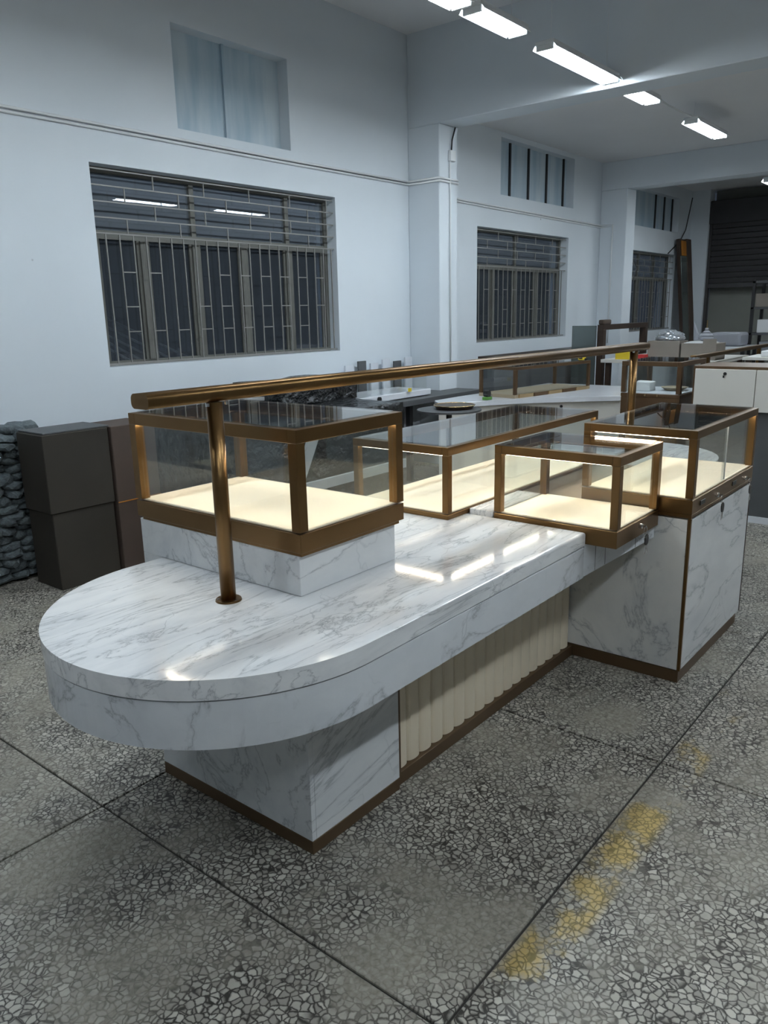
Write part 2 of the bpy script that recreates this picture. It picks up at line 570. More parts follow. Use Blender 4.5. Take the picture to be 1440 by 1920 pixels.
# ------------------------------------------------------------------ windows
def grille_window(name, w, mulls, barstep, rows, rung_z, frame_y=WY + 0.12, gy=WY + 0.03):
    x0, x1, z0, z1 = w
    zt = z0 + (z1 - z0) * 0.672
    t = thing(name, None, None, ((x0 + x1) / 2, frame_y, z0), kind='structure')
    fy0, fy1 = frame_y, frame_y + .05
    for a in ((x0, x1, z0, z0 + .035), (x0, x1, z1 - .04, z1), (x0, x0 + .04, z0 + .035, z1 - .04), (x1 - .04, x1, z0 + .035, z1 - .04),
              (x0 + .04, x1 - .04, zt - .03, zt + .03)):
        piece('frame', 'win_frame', t, a[0], a[1], fy0, fy1, a[2], a[3])
    edges = [x0 + .04] + mulls + [x1 - .04]
    for x in mulls:
        piece('mullion', 'win_frame', t, x - .032, x + .032, fy0 - .012, fy1, z0 + .035, zt - .03)
    for x in mulls[1::2] if len(mulls) > 2 else mulls:
        piece('mullion', 'win_frame', t, x - .022, x + .022, fy0, fy1, zt + .03, z1 - .04)
    for a, b in zip(edges, edges[1:]):
        piece('pane', 'win_glass', t, a, b, fy0 + .022, fy0 + .028, z0 + .035, zt - .03)
        # opening sash of each bay
        piece('sash', 'win_frame', t, a + .032, a + .055, fy0 + .004, fy0 + .02, z0 + .035, zt - .03)
        piece('sash', 'win_frame', t, b - .055, b - .032, fy0 + .004, fy0 + .02, z0 + .035, zt - .03)
    ue = [x0 + .04] + (mulls[1::2] if len(mulls) > 2 else mulls) + [x1 - .04]
    for a, b in zip(ue, ue[1:]):
        piece('pane', 'win_glass_dusty', t, a, b, fy0 + .022, fy0 + .028, zt + .03, z1 - .04)
    # upper lattice laid like brickwork
    dz = (z1 - .03 - zt) / rows
    for k in range(rows + 1):
        piece('grille_rail', 'bar', t, x0 + .003, x1 - .003, gy, gy + .010, zt + k * dz - .004, zt + k * dz + .005)
    p = 0.47
    for k in range(rows):
        x = x0 + (.28 if k % 2 == 0 else .53)
        while x < x1 - .08:
            piece('grille_rung', 'bar', t, x - .004, x + .004, gy, gy + .009, zt + k * dz + .007, zt + (k + 1) * dz - .005)
            x += p
    # lower vertical bars with short rungs
    piece('grille_rail', 'bar', t, x0 + .003, x1 - .003, gy, gy + .012, z0 + .010, z0 + .024)
    n = int((x1 - x0 - .08) / barstep)
    xs = [x0 + .095 + barstep * k for k in range(n + 1) if x0 + .095 + barstep * k < x1 - .03]
    for x in xs:
        o = piece('grille_bar', 'bar', t, x - .0042, x + .0042, gy, gy + .009, z0 + .024, zt - .005)
        o.rotation_euler.y = random.uniform(-.006, .006)
    for r, z in enumerate(rung_z):
        for k in range(len(xs) - 1):
            if (k + r * 1) % 2 == (1 if r != 1 else 0) and random.random() > .15:
                piece('grille_rung', 'bar', t, xs[k] + .0055, xs[k + 1] - .0055, gy + .001, gy + .009, z - .004, z + .004)
    return t


grille_window('window_1', W1, [3.715, 4.20, 4.705, 5.235], .1125, 4, (1.934, 1.689, 1.51))
grille_window('window_2', W2, [8.75, 9.30, 9.85], .1125, 4, (1.86, 1.62, 1.44))
grille_window('window_3', W3, [13.4, 14.1], .12, 4, (1.86, 1.62, 1.44))


def upper_window(name, w, mulls, mmat, mw):
    x0, x1, z0, z1 = w
    y = WY + .10
    t = thing(name, None, None, ((x0 + x1) / 2, y, z0), kind='structure')
    edges = [x0] + mulls + [x1]
    for a, b in zip(edges, edges[1:]):
        piece('pane', 'frost', t, a + (mw if a != x0 else 0), b - (mw if b != x1 else 0), y + .02, y + .03, z0, z1)
    for x in mulls:
        piece('mullion', mmat, t, x - mw, x + mw, y, y + .035, z0, z1)
    return t


upper_window('window_4', W1U, [4.60], 'frost', .012)
upper_window('window_5', W2U, [9.107, 9.576, 10.064, 10.55], 'black', .016)
upper_window('window_6', W3U, [14.0, 14.41, 14.80], 'black', .018)

# outside: dark yard wall and sloping stair rails seen through the panes of window 1
yard = thing('stair_railing', 'sloping dark stair railing outside the big barred window', 'railing', (3.6, 6.6, -.4))
for k in range(5):
    bm = bmesh.new()
    tube_path(bm, [(3.3 + .2 * k, 6.6, 2.0 - .16 * k), (5.6 + .1 * k, 6.6, .95 - .16 * k)], .012, 5)
    finish('rail', bm, 'bar', yard)
for k in range(4):
    piece('post', 'bar', yard, 3.5 + .7 * k, 3.53 + .7 * k, 6.59, 6.62, -.4, 1.95 - .32 * k)
struct(box('wall_yard', 'darkgrey', None, 0, 18, 8.5, 8.7, -.5, 3.0, 0))


# ------------------------------------------------------------------ fluorescent fixtures
def fixture(x0, x1, y, label, z=3.447):
    t = thing('fluorescent_light', label, 'ceiling light', ((x0 + x1) / 2, y, z), 'fluorescent batten lights under the ceiling')
    ch = H1 if (x0 + x1) / 2 < 6.88 else H2
    box('housing', 'white_plastic', t, x0, x1, y - .075, y + .075, z + .022, z + .05, .004)
    for sgn in (-1, 1):  # side skirts added to keep tube light off the upper wall
        bmk = bmesh.new()
        prism(bmk, [(y + sgn * .070, z + .03), (y + sgn * .074, z + .03), (y + sgn * .098, z - .005), (y + sgn * .094, z - .005)], x0, x1)
        for v in bmk.verts:
            v.co = Vector((v.co.z, v.co.x, v.co.y))
        finish('added_skirt', bmk, 'white_plastic', t)
    for dy in (-.05, 0, .05):
        finish('tube', cyl(bmesh.new(), (x0 + .015, y + dy, z), (x1 - .015, y + dy, z), .014, seg=8), 'tube', t, True)
    for x in (x0 + .005, x1 - .02):
        box('end_cap', 'white_plastic', t, x, x + .015, y - .07, y + .07, z - .016, z + .022, .002)
    for x in (x0 + .1, x1 - .1):
        finish('hanger', cyl(bmesh.new(), (x, y, z + .05), (x, y, ch), .0018, seg=5), 'white_plastic', t)
    return t


ROW = 3.05
fixture(5.69, 6.87, ROW, 'long bright fluorescent light ending at the front of the first ceiling beam')
fixture(4.72, 5.32, ROW, 'short fluorescent light next in front of the longest lit one')
fixture(3.42, 4.62, ROW, 'fluorescent light cut by the top edge of the photo')
fixture(7.22, 7.82, ROW, 'short fluorescent light just behind the first ceiling beam')
fixture(8.87, 9.88, ROW, 'farthest fluorescent light in the second bay')
fixture(1.2, 2.4, ROW, 'fluorescent light overhead, above the round counter end')
fixture(-1.6, -0.4, ROW, 'added unseen fluorescent light continuing the window side row behind the camera')  # added out of view to brighten the near floor and pedestal
fixture(12.05, 13.25, ROW, 'fluorescent light in the last bay at the right edge', 3.22)
for k, x in enumerate((-1.6, 0.6, 2.9, 5.2, 7.6, 9.6, 12.6)):  # aisle row read from window reflections; rear and far ones added for light
    fixture(x, x + 1.2, -0.9, ['added rearmost', 'second', 'third', 'fourth', 'fifth', 'added sixth', 'farthest'][k] + ' fluorescent light of the aisle row outside the picture')
bm = bmesh.new()
tube_path(bm, [(7.82, ROW, 3.50), (8.2, ROW, 3.49), (8.6, ROW, 3.49), (8.87, ROW, 3.50)], .012, 6)
tag(finish('cable', bm, 'white_plastic'), 'grey cable linking the two lights behind the ceiling beam', 'cable')

# ------------------------------------------------------------------ conduits and wires on the wall
t = thing('wall_conduit', 'pair of thin white conduits running along the wall above the big barred window', 'conduit', (4.4, WY - .01, 2.87))
for dz in (0, .028):
    tb = bmesh.new()
    tube_path(tb, [(XB + .1, WY - .011, 2.872 + dz), (3.0, WY - .011, 2.875 + dz), (5.0, WY - .011, 2.87 + dz), (6.868, WY - .011, 2.872 + dz),
                   (6.868, 4.798, 2.872 + dz), (7.195, 4.798, 2.872 + dz)], .010, 6)
    finish('pipe', tb, 'white_plastic', t, True)
piece('painted_shade_strip', 'darkgrey', t, XB + .1, 6.86, WY - .003, WY - .001, 2.884, 2.888)  # solid dark strip painting the shade between the two pipes
t = thing('wall_conduit', 'thin white conduit crossing the wall between the two windows of the second bay', 'conduit', (9.4, WY - .01, 2.78))
for dz in (0, .026):
    tb = bmesh.new()
    tube_path(tb, [(7.21, WY - .011, 2.80 + dz), (8.5, WY - .011, 2.785 + dz), (10, WY - .011, 2.775 + dz), (11.548, WY - .011, 2.765 + dz),
                   (11.548, 5.0, 2.765 + dz), (11.548, 5.0, 1.1)], .010, 6)
    finish('pipe', tb, 'white_plastic', t, True)
t = thing('junction_box', 'small white junction box with cable on the column', 'junction box', (7.07, 4.81, 3.07))
box('box', 'white_plastic', t, 7.03, 7.12, 4.775, 4.809, 3.07, 3.17, .004)
tb = bmesh.new()
tube_path(tb, [(7.07, 4.795, 3.17), (7.075, 4.79, 3.27), (7.13, 4.79, 3.39)], .008, 6)
finish('black_cable', tb, 'black', t, True)
tb = bmesh.new()
tube_path(tb, [(7.05, 4.798, 3.07), (7.045, 4.798, 2.95), (7.055, 4.798, 2.75), (7.055, 4.798, 1.05)], .009, 6)
finish('pipe', tb, 'white_plastic', t, True)
tb = bmesh.new()
tube_path(tb, [(11.885, 4.79, 2.0), (12.3, 4.9, 2.2), (12.6, 5.15, 2.45)], .008, 5)
tag(finish('cable', tb, 'black'), 'loose black cable strung beside the third barred window', 'cable')
tb = bmesh.new()
tube_path(tb, [(14.4, 5.19, 2.52), (14.9, 5.17, 2.75), (15.1, 5.15, 2.95), (15.2, 5.1, 3.5)], .010, 5)
tag(finish('cable', tb, 'black'), 'black cable climbing the corner above the farthest window', 'cable')

# ------------------------------------------------------------------ counter: worktop
ZT = 0.75
CX, CY, CR = 1.48, 1.82, 0.556
XEND = 2.80


def stadium(inset=0.0, x_end=XEND, n=56):
    r = CR - inset
    pts = [(x_end, CY - r)]
    pts2 = []
    for i in range(n + 1):
        a = -PI / 2 - PI * i / n
        pts2.append((CX + r * math.cos(a), CY + r * math.sin(a)))
    return [(x_end, CY - r)] + pts2 + [(x_end, CY + r)]


t = thing('counter_worktop', 'round-ended glossy white marble worktop on the near end of the counter', 'worktop', (1.9, 1.82, .56))
o = finish('top_slab', prism(bmesh.new(), stadium()[::-1], .695, ZT, .011, 4), 'marble_top', t)
o = finish('apron', prism(bmesh.new(), stadium(.003)[::-1], .56, .690, .008, 3), 'marble_side_shaded', t)
finish('shadow_joint', prism(bmesh.new(), stadium(.014)[::-1], .690, .695), 'darkgrey', t)

# pedestal
BX0, BX1, BY0, BY1 = 1.454, 1.885, 1.494, 2.238
t = thing('counter_pedestal', 'white marble clad pedestal under the round worktop', 'pedestal', (1.67, 1.87, 0))
box('front_panel', 'marble_base', t, BX0, BX0 + .018, BY0 + .0005, BY1, .045, .5595, .001)
box('side_panel', 'marble_base', t, BX0 + .0185, BX1, BY0, BY0 + .018, .045, .5595, .001)
box('body', 'white_lac', t, BX0 + .019, BX1, BY0 + .019, BY1, .045, .5595, 0)
box('kick_plate', 'bronze_dark', t, BX0 - .001, BX1, BY0 - .001, BY1, 0, .0445, .001)

# fluted cabinet
FX0, FX1 = 1.888, 3.244
t = thing('fluted_cabinet', 'cream fluted cabinet front under the marble worktop', 'cabinet', (2.55, 1.9, 0))
box('body', 'cream', t, FX0, FX1, BY0 + .045, BY1, .05, .5595, 0)
box('kick_plate', 'bronze_dark', t, FX0, FX1, BY0 + .012, BY1, 0, .0495, .001)
NF = 18
fw = (FX1 - .006 - FX0 - .012) / NF
fm = bpy.data.meshes.new('flute')
fb = bmesh.new()
arc = [(-fw / 2 * math.cos(PI * i / 10) * .985, -.020 * math.sin(PI * i / 10) ** .8) for i in range(11)]
prism(fb, arc[::-1], 0, .5090)
bmesh.ops.recalc_face_normals(fb, faces=fb.faces)
fb.to_mesh(fm)
fb.free()
fm.materials.append(M['cream'])
for k in range(NF):
    o = link('flute', fm, t)
    o.location = Vector((FX0 + .012 + fw * (k + .5), BY0 + .0445, .0505)) - org(t)
box('edge_strip', 'bronze_dark', t, FX0 + .001, FX0 + .011, BY0 + .004, BY0 + .0445, .05, .5595, 0)
box('edge_strip', 'dark', t, FX1 - .005, FX1 - .001, BY0 + .040, BY0 + .0445, .05, .5595, 0)

# marble riser under the tall case
t = thing('marble_riser', 'white marble plinth block under the tallest glass case', 'plinth', (1.85, 2.07, .752))
box('riser_block', 'marble_base', t, 1.618, 2.092, 1.66, 2.49, .7515, .884, .0015)
box('end_panel', 'marble_base', t, 1.618, 2.092, 2.379, 2.49, .30, .7515, .0015)

# support behind the worktop end
t = thing('counter_support', 'marble support block between the near worktop and the key-locked cabinets', 'cabinet', (3.0, 1.9, 0))
box('body', 'marble_cab', t, 2.803, 3.240, 1.545, 2.45, .5605, .6985, .001)
box('filler_top', 'marble_top', t, 2.803, 3.226, 1.690, 1.806, .699, .772, .002)
box('riser_block', 'marble_top', t, 2.803, 3.240, 1.8075, 2.40, .699, .7485, .001)
# slanting veined strip under case 3
bm = bmesh.new()
q = [(2.803, 1.268, .563), (3.243, 1.152, .643), (3.243, 1.152, .6985), (2.803, 1.268, .6985)]
fr = [bm.verts.new(p) for p in q]
bk = [bm.verts.new((p[0], p[1] + .02 if i in (0, 3) else p[1] + .02, p[2])) for i, p in enumerate(q)]
bm.faces.new(fr)
bm.faces.new(bk[::-1])
for i in range(4):
    bm.faces.new((fr[i], fr[(i + 1) % 4], bk[(i + 1) % 4], bk[i]))
finish('veneer_strip', bm, 'marble_side_shaded', t)
for x in (2.87, 2.93, 3.12):
    f = (x - 2.803) / .44
    y = 1.268 - .116 * f
    box('seam', 'darkgrey', t, x, x + .002, y - .0012, y + .004, .566 + .08 * f, .698, 0)

# ------------------------------------------------------------------ corner cabinet (right)
KX0, KX1, KY0, KY1 = 3.247, 4.150, 1.004, 1.60
t = thing('marble_cabinet', 'tall white marble cabinet with bronze corner trim at the right end of the counter', 'cabinet', (3.7, 1.3, 0))
box('body', 'white_lac', t, KX0 + .02, KX1, KY0 + .02, 2.40, .055, .74, 0)
box('front_panel', 'marble_cab', t, KX0, KX0 + .019, KY0 + .012, 2.40, .058, .738, .001)
box('door', 'marble_base', t, KX0 + .012, KX1 - .006, KY0, KY0 + .018, .058, .735, .001)
box('corner_trim', 'bronze', t, KX0 - .003, KX0 + .010, KY0 - .003, KY0 + .010, .056, .745, .001)
box('corner_trim', 'dark', t, KX1 - .006, KX1 + .004, KY0 - .002, KY0 + .02, .056, .745, .001)
box('top_trim', 'bronze', t, KX0 - .003, KX1 + .004, KY0 - .003, 1.805, .746, .762, .001)
box('kick_plate', 'bronze_dark', t, KX0 - .002, KX1 - .04, KY0 + .004, 2.40, 0, .0545, .001)


# ------------------------------------------------------------------ glass cases
def glass_case(label, x0, x1, y0, y1, z0, z1, zb, fr=.032, rail=.034, split=False, lit=True, frame='bronze', board='cream_lit',
               cat='display case', group=None, name='glass_display_case', lip=0.0):
    t = thing(name, label, cat, ((x0 + x1) / 2, (y0 + y1) / 2, z0), group)
    # base as a shallow tray so that the lit board sits inside
    b = box('base', frame, t, x0, x1, y0, y1, z0 + lip, zb - .004, .0015)
    if lip:
        box('base_lip', frame, t, x0 + .012, x1 - .012, y0 + .012, y1 - .012, z0, z0 + lip, .001)
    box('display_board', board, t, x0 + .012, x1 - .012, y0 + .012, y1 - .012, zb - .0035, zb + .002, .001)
    for xa in (x0, x1 - fr):
        for ya in (y0, y1 - fr):
            box('post', frame, t, xa, xa + fr, ya, ya + fr, zb - .0035 if False else zb + .0022, z1 - rail - .0005, .001)
    for xa in (x0, x1 - fr):
        box('top_rail', frame, t, xa, xa + fr, y0 + fr + .0003, y1 - fr - .0003, z1 - rail, z1, .001)
    for ya in (y0, y1 - fr):
        box('top_rail', frame, t, x0, x1, ya, ya + fr, z1 - rail, z1, .001)
    g = .005
    zs, ze = zb + .0025, z1 - rail - .0008
    for xa in (x0 + fr * .4, x1 - fr * .4 - g):
        box('side_pane', 'glass', t, xa, xa + g, y0 + fr + .0005, y1 - fr - .0005, zs, ze, 0)
    for k, ya in enumerate((y0 + fr * .4, y1 - fr * .4 - g)):
        if split and k == 0:
            xm = x0 + (x1 - x0) * .52
            box('sliding_pane', 'glass', t, x0 + fr + .0005, xm, ya, ya + g, zs, ze, 0)
            box('sliding_pane', 'glass', t, xm - .02, x1 - fr - .0005, ya + .0065, ya + .0065 + g, zs, ze, 0)
            box('pane_edge', 'white_plastic', t, xm, xm + .003, ya, ya + g, zs, ze, 0)
        else:
            box('side_pane', 'glass', t, x0 + fr + .0005, x1 - fr - .0005, ya, ya + g, zs, ze, 0)
    box('top_pane', 'glass', t, x0 + fr * .6, x1 - fr * .6, y0 + fr * .6, y1 - fr * .6, z1 + .0005, z1 + .0055, 0)
    if lit:      # LED profile fixed under the inner half of the top rails
        a0, a1, a2 = fr * .60, fr * .90, fr * .99
        zl = z1 - rail - .0040
        zc = z1 - rail - .0075
        for xa, xb in ((x0 + a0, x0 + a1), (x1 - a1, x1 - a0)):
            box('led_strip', 'led', t, xa, xb, y0 + fr + .012, y1 - fr - .012, zl, zl + .0035, 0)
        for ya, yb in ((y0 + a0, y0 + a1), (y1 - a1, y1 - a0)):
            box('led_strip', 'led', t, x0 + fr + .012, x1 - fr - .012, ya, yb, zl, zl + .0035, 0)
        for xa, xb in ((x0 + a1, x0 + a2), (x1 - a2, x1 - a1)):
            box('led_channel', frame, t, xa, xb, y0 + fr + .001, y1 - fr - .001, zc, z1 - rail - .0003, 0)
        for ya, yb in ((y0 + a1, y0 + a2), (y1 - a2, y1 - a1)):
            box('led_channel', frame, t, x0 + fr + .001, x1 - fr - .001, ya, yb, zc, z1 - rail - .0003, 0)
    return t


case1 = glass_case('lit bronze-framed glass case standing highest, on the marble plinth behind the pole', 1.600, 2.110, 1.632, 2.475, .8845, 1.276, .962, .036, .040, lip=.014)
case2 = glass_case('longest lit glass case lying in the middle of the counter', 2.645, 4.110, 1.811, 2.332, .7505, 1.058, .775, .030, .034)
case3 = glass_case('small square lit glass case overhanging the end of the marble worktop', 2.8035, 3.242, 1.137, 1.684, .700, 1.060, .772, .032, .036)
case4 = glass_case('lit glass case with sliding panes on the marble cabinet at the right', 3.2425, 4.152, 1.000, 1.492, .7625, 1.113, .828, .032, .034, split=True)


# ------------------------------------------------------------------ locks and keys
def key_set(case, x, y, z, label, n=2, part_of=None):
    lk = bmesh.new()
    cyl(lk, (x, y - .012, z), (x, y + .004, z), .011, seg=14)
    finish('lock', lk, 'steel', part_of)
    t = thing('key_ring', label, 'keys', (x, y - .014, z - .09), 'keys hanging in the case locks')
    b = bmesh.new()
    bx(b, x - .0012, x + .0012, y - .03, y - .0125, z - .005, z + .005)
    finish('inserted_key', b, 'steel', t)
    b = bmesh.new()
    pts = [(x + .016 * math.sin(a), y - .026, z - .016 + .016 * math.cos(a)) for a in [2 * PI * i / 16 for i in range(16)]]
    tube_path(b, pts + [pts[0]], .0013, 5)
    finish('ring', b, 'steel', t, True)
    for k in range(n):
        a = -.25 + .45 * k
        ca, sa = math.cos(a), math.sin(a)
        dy = -.004 * k

        def R2(px, pz):
            return (x + 1.45 * (px * ca + pz * sa), z - .034 + 1.45 * (pz * ca - px * sa))
        b = bmesh.new()
        head = [(-.007, 0), (.007, 0), (.012, -.008), (.012, -.022), (.006, -.028), (-.006, -.028), (-.012, -.022), (-.012, -.008)]
        hp = [R2(*h) for h in head]
        f0 = [b.verts.new((hx, y - .032 + dy, hz)) for hx, hz in hp]
        f1 = [b.verts.new((hx, y - .0285 + dy, hz)) for hx, hz in hp]
        b.faces.new(f0)
        b.faces.new(f1[::-1])
        for i in range(8):
            b.faces.new((f0[i], f0[(i + 1) % 8], f1[(i + 1) % 8], f1[i]))
        h = finish('key_head', b, 'black', t)
        b = bmesh.new()
        bl = [(-.0035, -.028), (.0035, -.028), (.0035, -.040), (.0015, -.043), (.0035, -.047), (0, -.054), (-.0035, -.050)]
        bp = [R2(*h_) for h_ in bl]
        f0 = [b.verts.new((hx, y - .0312 + dy, hz)) for hx, hz in bp]
        f1 = [b.verts.new((hx, y - .0294 + dy, hz)) for hx, hz in bp]
        b.faces.new(f0)
        b.faces.new(f1[::-1])
        for i in range(7):
            b.faces.new((f0[i], f0[(i + 1) % 7], f1[(i + 1) % 7], f1[i]))
        finish('key_blade', b, 'steel', t)


key_set(case3, 3.03, 1.137, .745, 'black-headed keys hanging from the small square glass case', 2, case3)
key_set(case4, 3.56, 1.000, .79, 'black-headed keys nearest the bronze corner of the marble cabinet', 2, case4)
key_set(case4, 4.00, 1.000, .79, 'black-headed keys at the far end of the marble cabinet', 2, case4)
box('finger_pull', 'black', case4, 3.34, 3.40, .996, .9995, .785, .805, .001)
box('finger_pull', 'black', case4, 3.80, 3.86, .996, .9995, .785, .805, .001)

# ------------------------------------------------------------------ light rail with two poles
RY = 1.83
t = thing('light_rail', 'long bronze rail carried on round poles above the counter', 'rail', (3.0, RY, ZT))
bm = bmesh.new()
prof = []
hw, hz, rc = .040, .021, .016
for cx_, cz_, a0 in ((hw - rc, hz - rc, 0), (-hw + rc, hz - rc, PI / 2), (-hw + rc, -hz + rc, PI), (hw - rc, -hz + rc, 1.5 * PI)):
    for k in range(6):
        a = a0 + PI / 2 * k / 5
        prof.append((cx_ + rc * math.cos(a), cz_ + rc * math.sin(a)))
ends = []
RX0, RX1 = 1.245, 4.66
for x in (RX0, RX1):
    yy = RY + .035 * (1 - (x - RX0) / (RX1 - RX0)) - .04 * (x - RX0) / (RX1 - RX0)
    ends.append([bm.verts.new((x, yy + p[0], 1.382 + p[1])) for p in prof])
n = len(prof)
for i in range(n):
    bm.faces.new((ends[0][i], ends[0][(i + 1) % n], ends[1][(i + 1) % n], ends[1][i]))
bm.faces.new(ends[0])
bm.faces.new(ends[1][::-1])
rail = finish('rail', bm, 'bronze', t)
for p in rail.data.polygons:
    p.use_smooth = len(p.vertices) == 4
for (px, py) in ((1.469, 1.827), (4.52, 1.79)):
    po = finish('pole', cyl(bmesh.new(), (px, py, ZT + .006), (px, py, 1.3612), .0235, seg=28), 'bronze', t, False)
    for p in po.data.polygons:
        p.use_smooth = len(p.vertices) == 4
    b = bmesh.new()
    cyl(b, (px, py, ZT + .0005), (px, py, ZT + .006), .041, .039, seg=28)
    f = finish('flange', b, 'bronze', t)
    for k in range(3):
        a = k * 2.1 + .5
        b = bmesh.new()
        cyl(b, (px + .032 * math.cos(a), py + .032 * math.sin(a), ZT + .006), (px + .032 * math.cos(a), py + .032 * math.sin(a), ZT + .0085), .004, seg=8)
        finish('screw', b, 'steel', f)
    for s in (-1, 1):
        b = bmesh.new()
        cyl(b, (px + s * .034, py - .012, 1.352), (px + s * .034, py - .012, 1.3615), .006, seg=10)
        finish('set_screw', b, 'steel', t)

# far round worktop
t = thing('counter_worktop', 'far round white marble worktop seen through the right glass case', 'worktop', (4.6, 1.82, 0))
pts = [(4.17, CY + .52), (4.17, CY - .52)] + [(4.55 + .52 * math.cos(a), CY + .52 * math.sin(a)) for a in [-PI / 2 + PI * i / 40 for i in range(41)]]
finish('top_slab', prism(bmesh.new(), pts, .695, ZT, .005, 2), 'marble_top', t)
pts2 = [(4.17, CY + .51), (4.17, CY - .51)] + [(4.55 + .51 * math.cos(a), CY + .51 * math.sin(a)) for a in [-PI / 2 + PI * i / 40 for i in range(41)]]
finish('apron', prism(bmesh.new(), pts2, .56, .6945, .003, 1), 'marble_side_shaded', t)
box('pedestal', 'marble_base', t, 4.17, 4.72, 1.5, 2.2, .045, .5595, .001)
box('kick_plate', 'bronze_dark', t, 4.17, 4.722, 1.498, 2.202, 0, .0445, .001)

# ------------------------------------------------------------------ left background: stones, cartons
vars_ = []
for k in range(4):
    b = bmesh.new()
    bmesh.ops.create_icosphere(b, subdivisions=2, radius=1.0)
    for v in b.verts:
        d = noise.noise(v.co * 1.1 + Vector((k * 7.1, 2.3, k))) * .45
        p = v.co * (1 + d)
        p.x = max(-.86, min(.86, p.x))
        p.z = max(-.72, min(.72, p.z))
        v.co = p
    me = bpy.data.meshes.new('stone')
    b.to_mesh(me)
    b.free()
    me.materials.append(M['stone'])
    vars_.append(me)
st = thing('stone_stack', 'dark slate-grey stack of rough flat stones at the left edge', 'stones', (2.0, 4.93, 0))
box('core', 'stone', st, 1.5, 2.35, 4.88, 5.12, 0, .92, .02)
z = 0.045
row = 0
while z < 0.97:
    hh = random.uniform(.024, .036)
    x = 1.50 - random.uniform(0, .08)
    while x < 2.43:
        wdt = random.uniform(.045, .085)
        o = link('stone', random.choice(vars_), st)
        o.location = Vector((min(x + wdt, 2.40), 4.84 + random.uniform(-.025, .02), z)) - org(st)
        o.scale = (wdt * 1.18, random.uniform(.07, .10), hh * 1.35)
        o.rotation_euler = (random.uniform(-.2, .2), random.uniform(-.22, .22), random.uniform(-.4, .4))
        x += wdt * 1.85
    z += hh * 1.62
    row += 1

t = thing('carton', 'large dark brown carton standing on the floor behind the round worktop', 'box', (2.55, 4.6, 0))
box('body', 'carton', t, 2.27, 2.68, 4.40, 4.69, 0, .480, .004)
t = thing('carton', 'upper dark brown carton beside the stone stack', 'box', (2.55, 4.6, .482))
box('body', 'carton', t, 2.255, 2.685, 4.39, 4.69, .4815, .955, .004)
box('flap', 'darkgrey', t, 2.27, 2.70, 4.40, 4.69, .9555, .966, .002)
t = thing('carton', 'reddish brown carton next to the dark ones, half behind the tall glass case', 'box', (2.85, 4.6, 0))
box('body', 'carton2', t, 2.70, 3.02, 4.38, 4.69, 0, .955, .004)
box('tape_seam', 'orange', t, 2.70, 3.02, 4.377, 4.3795, .468, .474, 0)


def wrapped(name, label, cat, x0, x1, y0, y1, z1, mat, amp=.03, seed=0, z0=0.0):
    b = bmesh.new()
    bx(b, x0, x1, y0, y1, z0, z1)
    bmesh.ops.subdivide_edges(b, edges=b.edges, cuts=20, use_grid_fill=True)
    c = Vector(((x0 + x1) / 2, (y0 + y1) / 2, (z0 + z1) / 2))
    for v in b.verts:
        d = (v.co - c).normalized()
        k = noise.noise(v.co * 3.1 + Vector((seed, 0, 0))) + .6 * abs(noise.noise(v.co * 8.3 + Vector((0, seed, 3))))
        if v.co.z > z0 + .02:
            v.co += d * amp * k
    return finish(name, b, mat, None if label else cat, True)


t = thing('wrapped_counter', 'bulky counter wrapped in shiny black plastic film behind the tall glass case', 'wrapped furniture', (4.0, 4.2, 0))
wrapped('wrapping', None, t, 3.15, 4.85, 3.75, 4.75, .93, 'film', .035, 3)
b = bmesh.new()
prism(b, [(3.35, 3.68), (3.45, 3.68), (3.45, 3.70), (3.35, 3.70)], .1, .86)
for v in b.verts:
    v.co.x += (v.co.z - .1) * .55
finish('film_band', b, 'clearfilm', t)
box('film_band', 'clearfilm', t, 3.2, 4.8, 3.68, 3.70, .43, .50, .002)
box('board', 'clearfilm', t, 3.3, 4.9, 4.5, 4.72, .975, 1.005, .003)
wrapped('wrapping', None, t, 4.1, 4.98, 4.35, 4.85, 1.10, 'film', .04, 9, z0=.90)

# ------------------------------------------------------------------ long table with acrylic display
t = thing('work_table', 'long grey table with dark legs along the window wall', 'table', (6.1, 4.8, 0))
box('table_top', 'darkgrey', t, 5.03, 7.2, 4.50, 5.10, .745, .80, .003)
for x in (5.1, 6.0, 7.1):
    for y in (4.55, 5.03):
        box('leg', 'black', t, x, x + .05, y, y + .05, 0, .7445, .001)
box('back_board', 'white_board', t, 5.2, 7.1, 5.085, 5.1, .1, .74, 0)
t = thing('acrylic_display', 'low white display with clear cover on the long grey table', 'display', (5.85, 4.85, .80))
box('base', 'white_stone', t, 5.28, 6.45, 4.62, 5.05, .8065, .865, .008, 2)
box('under_strip', 'black', t, 5.30, 6.43, 4.64, 5.03, .8005, .806, 0)
box('post', 'black', t, 5.26, 5.278, 4.62, 4.66, .8005, 1.02, .001)
box('clear_cover', 'glass', t, 5.30, 6.43, 4.66, 4.666, .866, 1.02, 0)
b = bmesh.new()
cyl(b, (5.62, 4.60, .835), (5.62, 4.6195, .835), .022, seg=14)
finish('knob', b, 'black', t)
b = bmesh.new()
prism(b, [(6.05, 4.60), (6.10, 4.60), (6.10, 4.608), (6.05, 4.608)], .866, .90)
finish('warning_tag', b, 'yellow', t)
for k, w_ in enumerate(('nearest', 'second', 'third', 'fourth', 'fifth', 'farthest')):
    b = bmesh.new()
    bx(b, 5.75 + k * .19, 5.87 + k * .19, 5.13, 5.15, 0, 1.12 + .03 * (k % 2), .002)
    dk = k % 3 == 1
    tag(finish('plywood_sheet', b, 'darkgrey' if dk else 'white_board'),
        w_ + ' of the sheets propped behind the long grey table, ' + ('dark' if dk else 'pale'), 'board', 'sheets propped behind the long table')

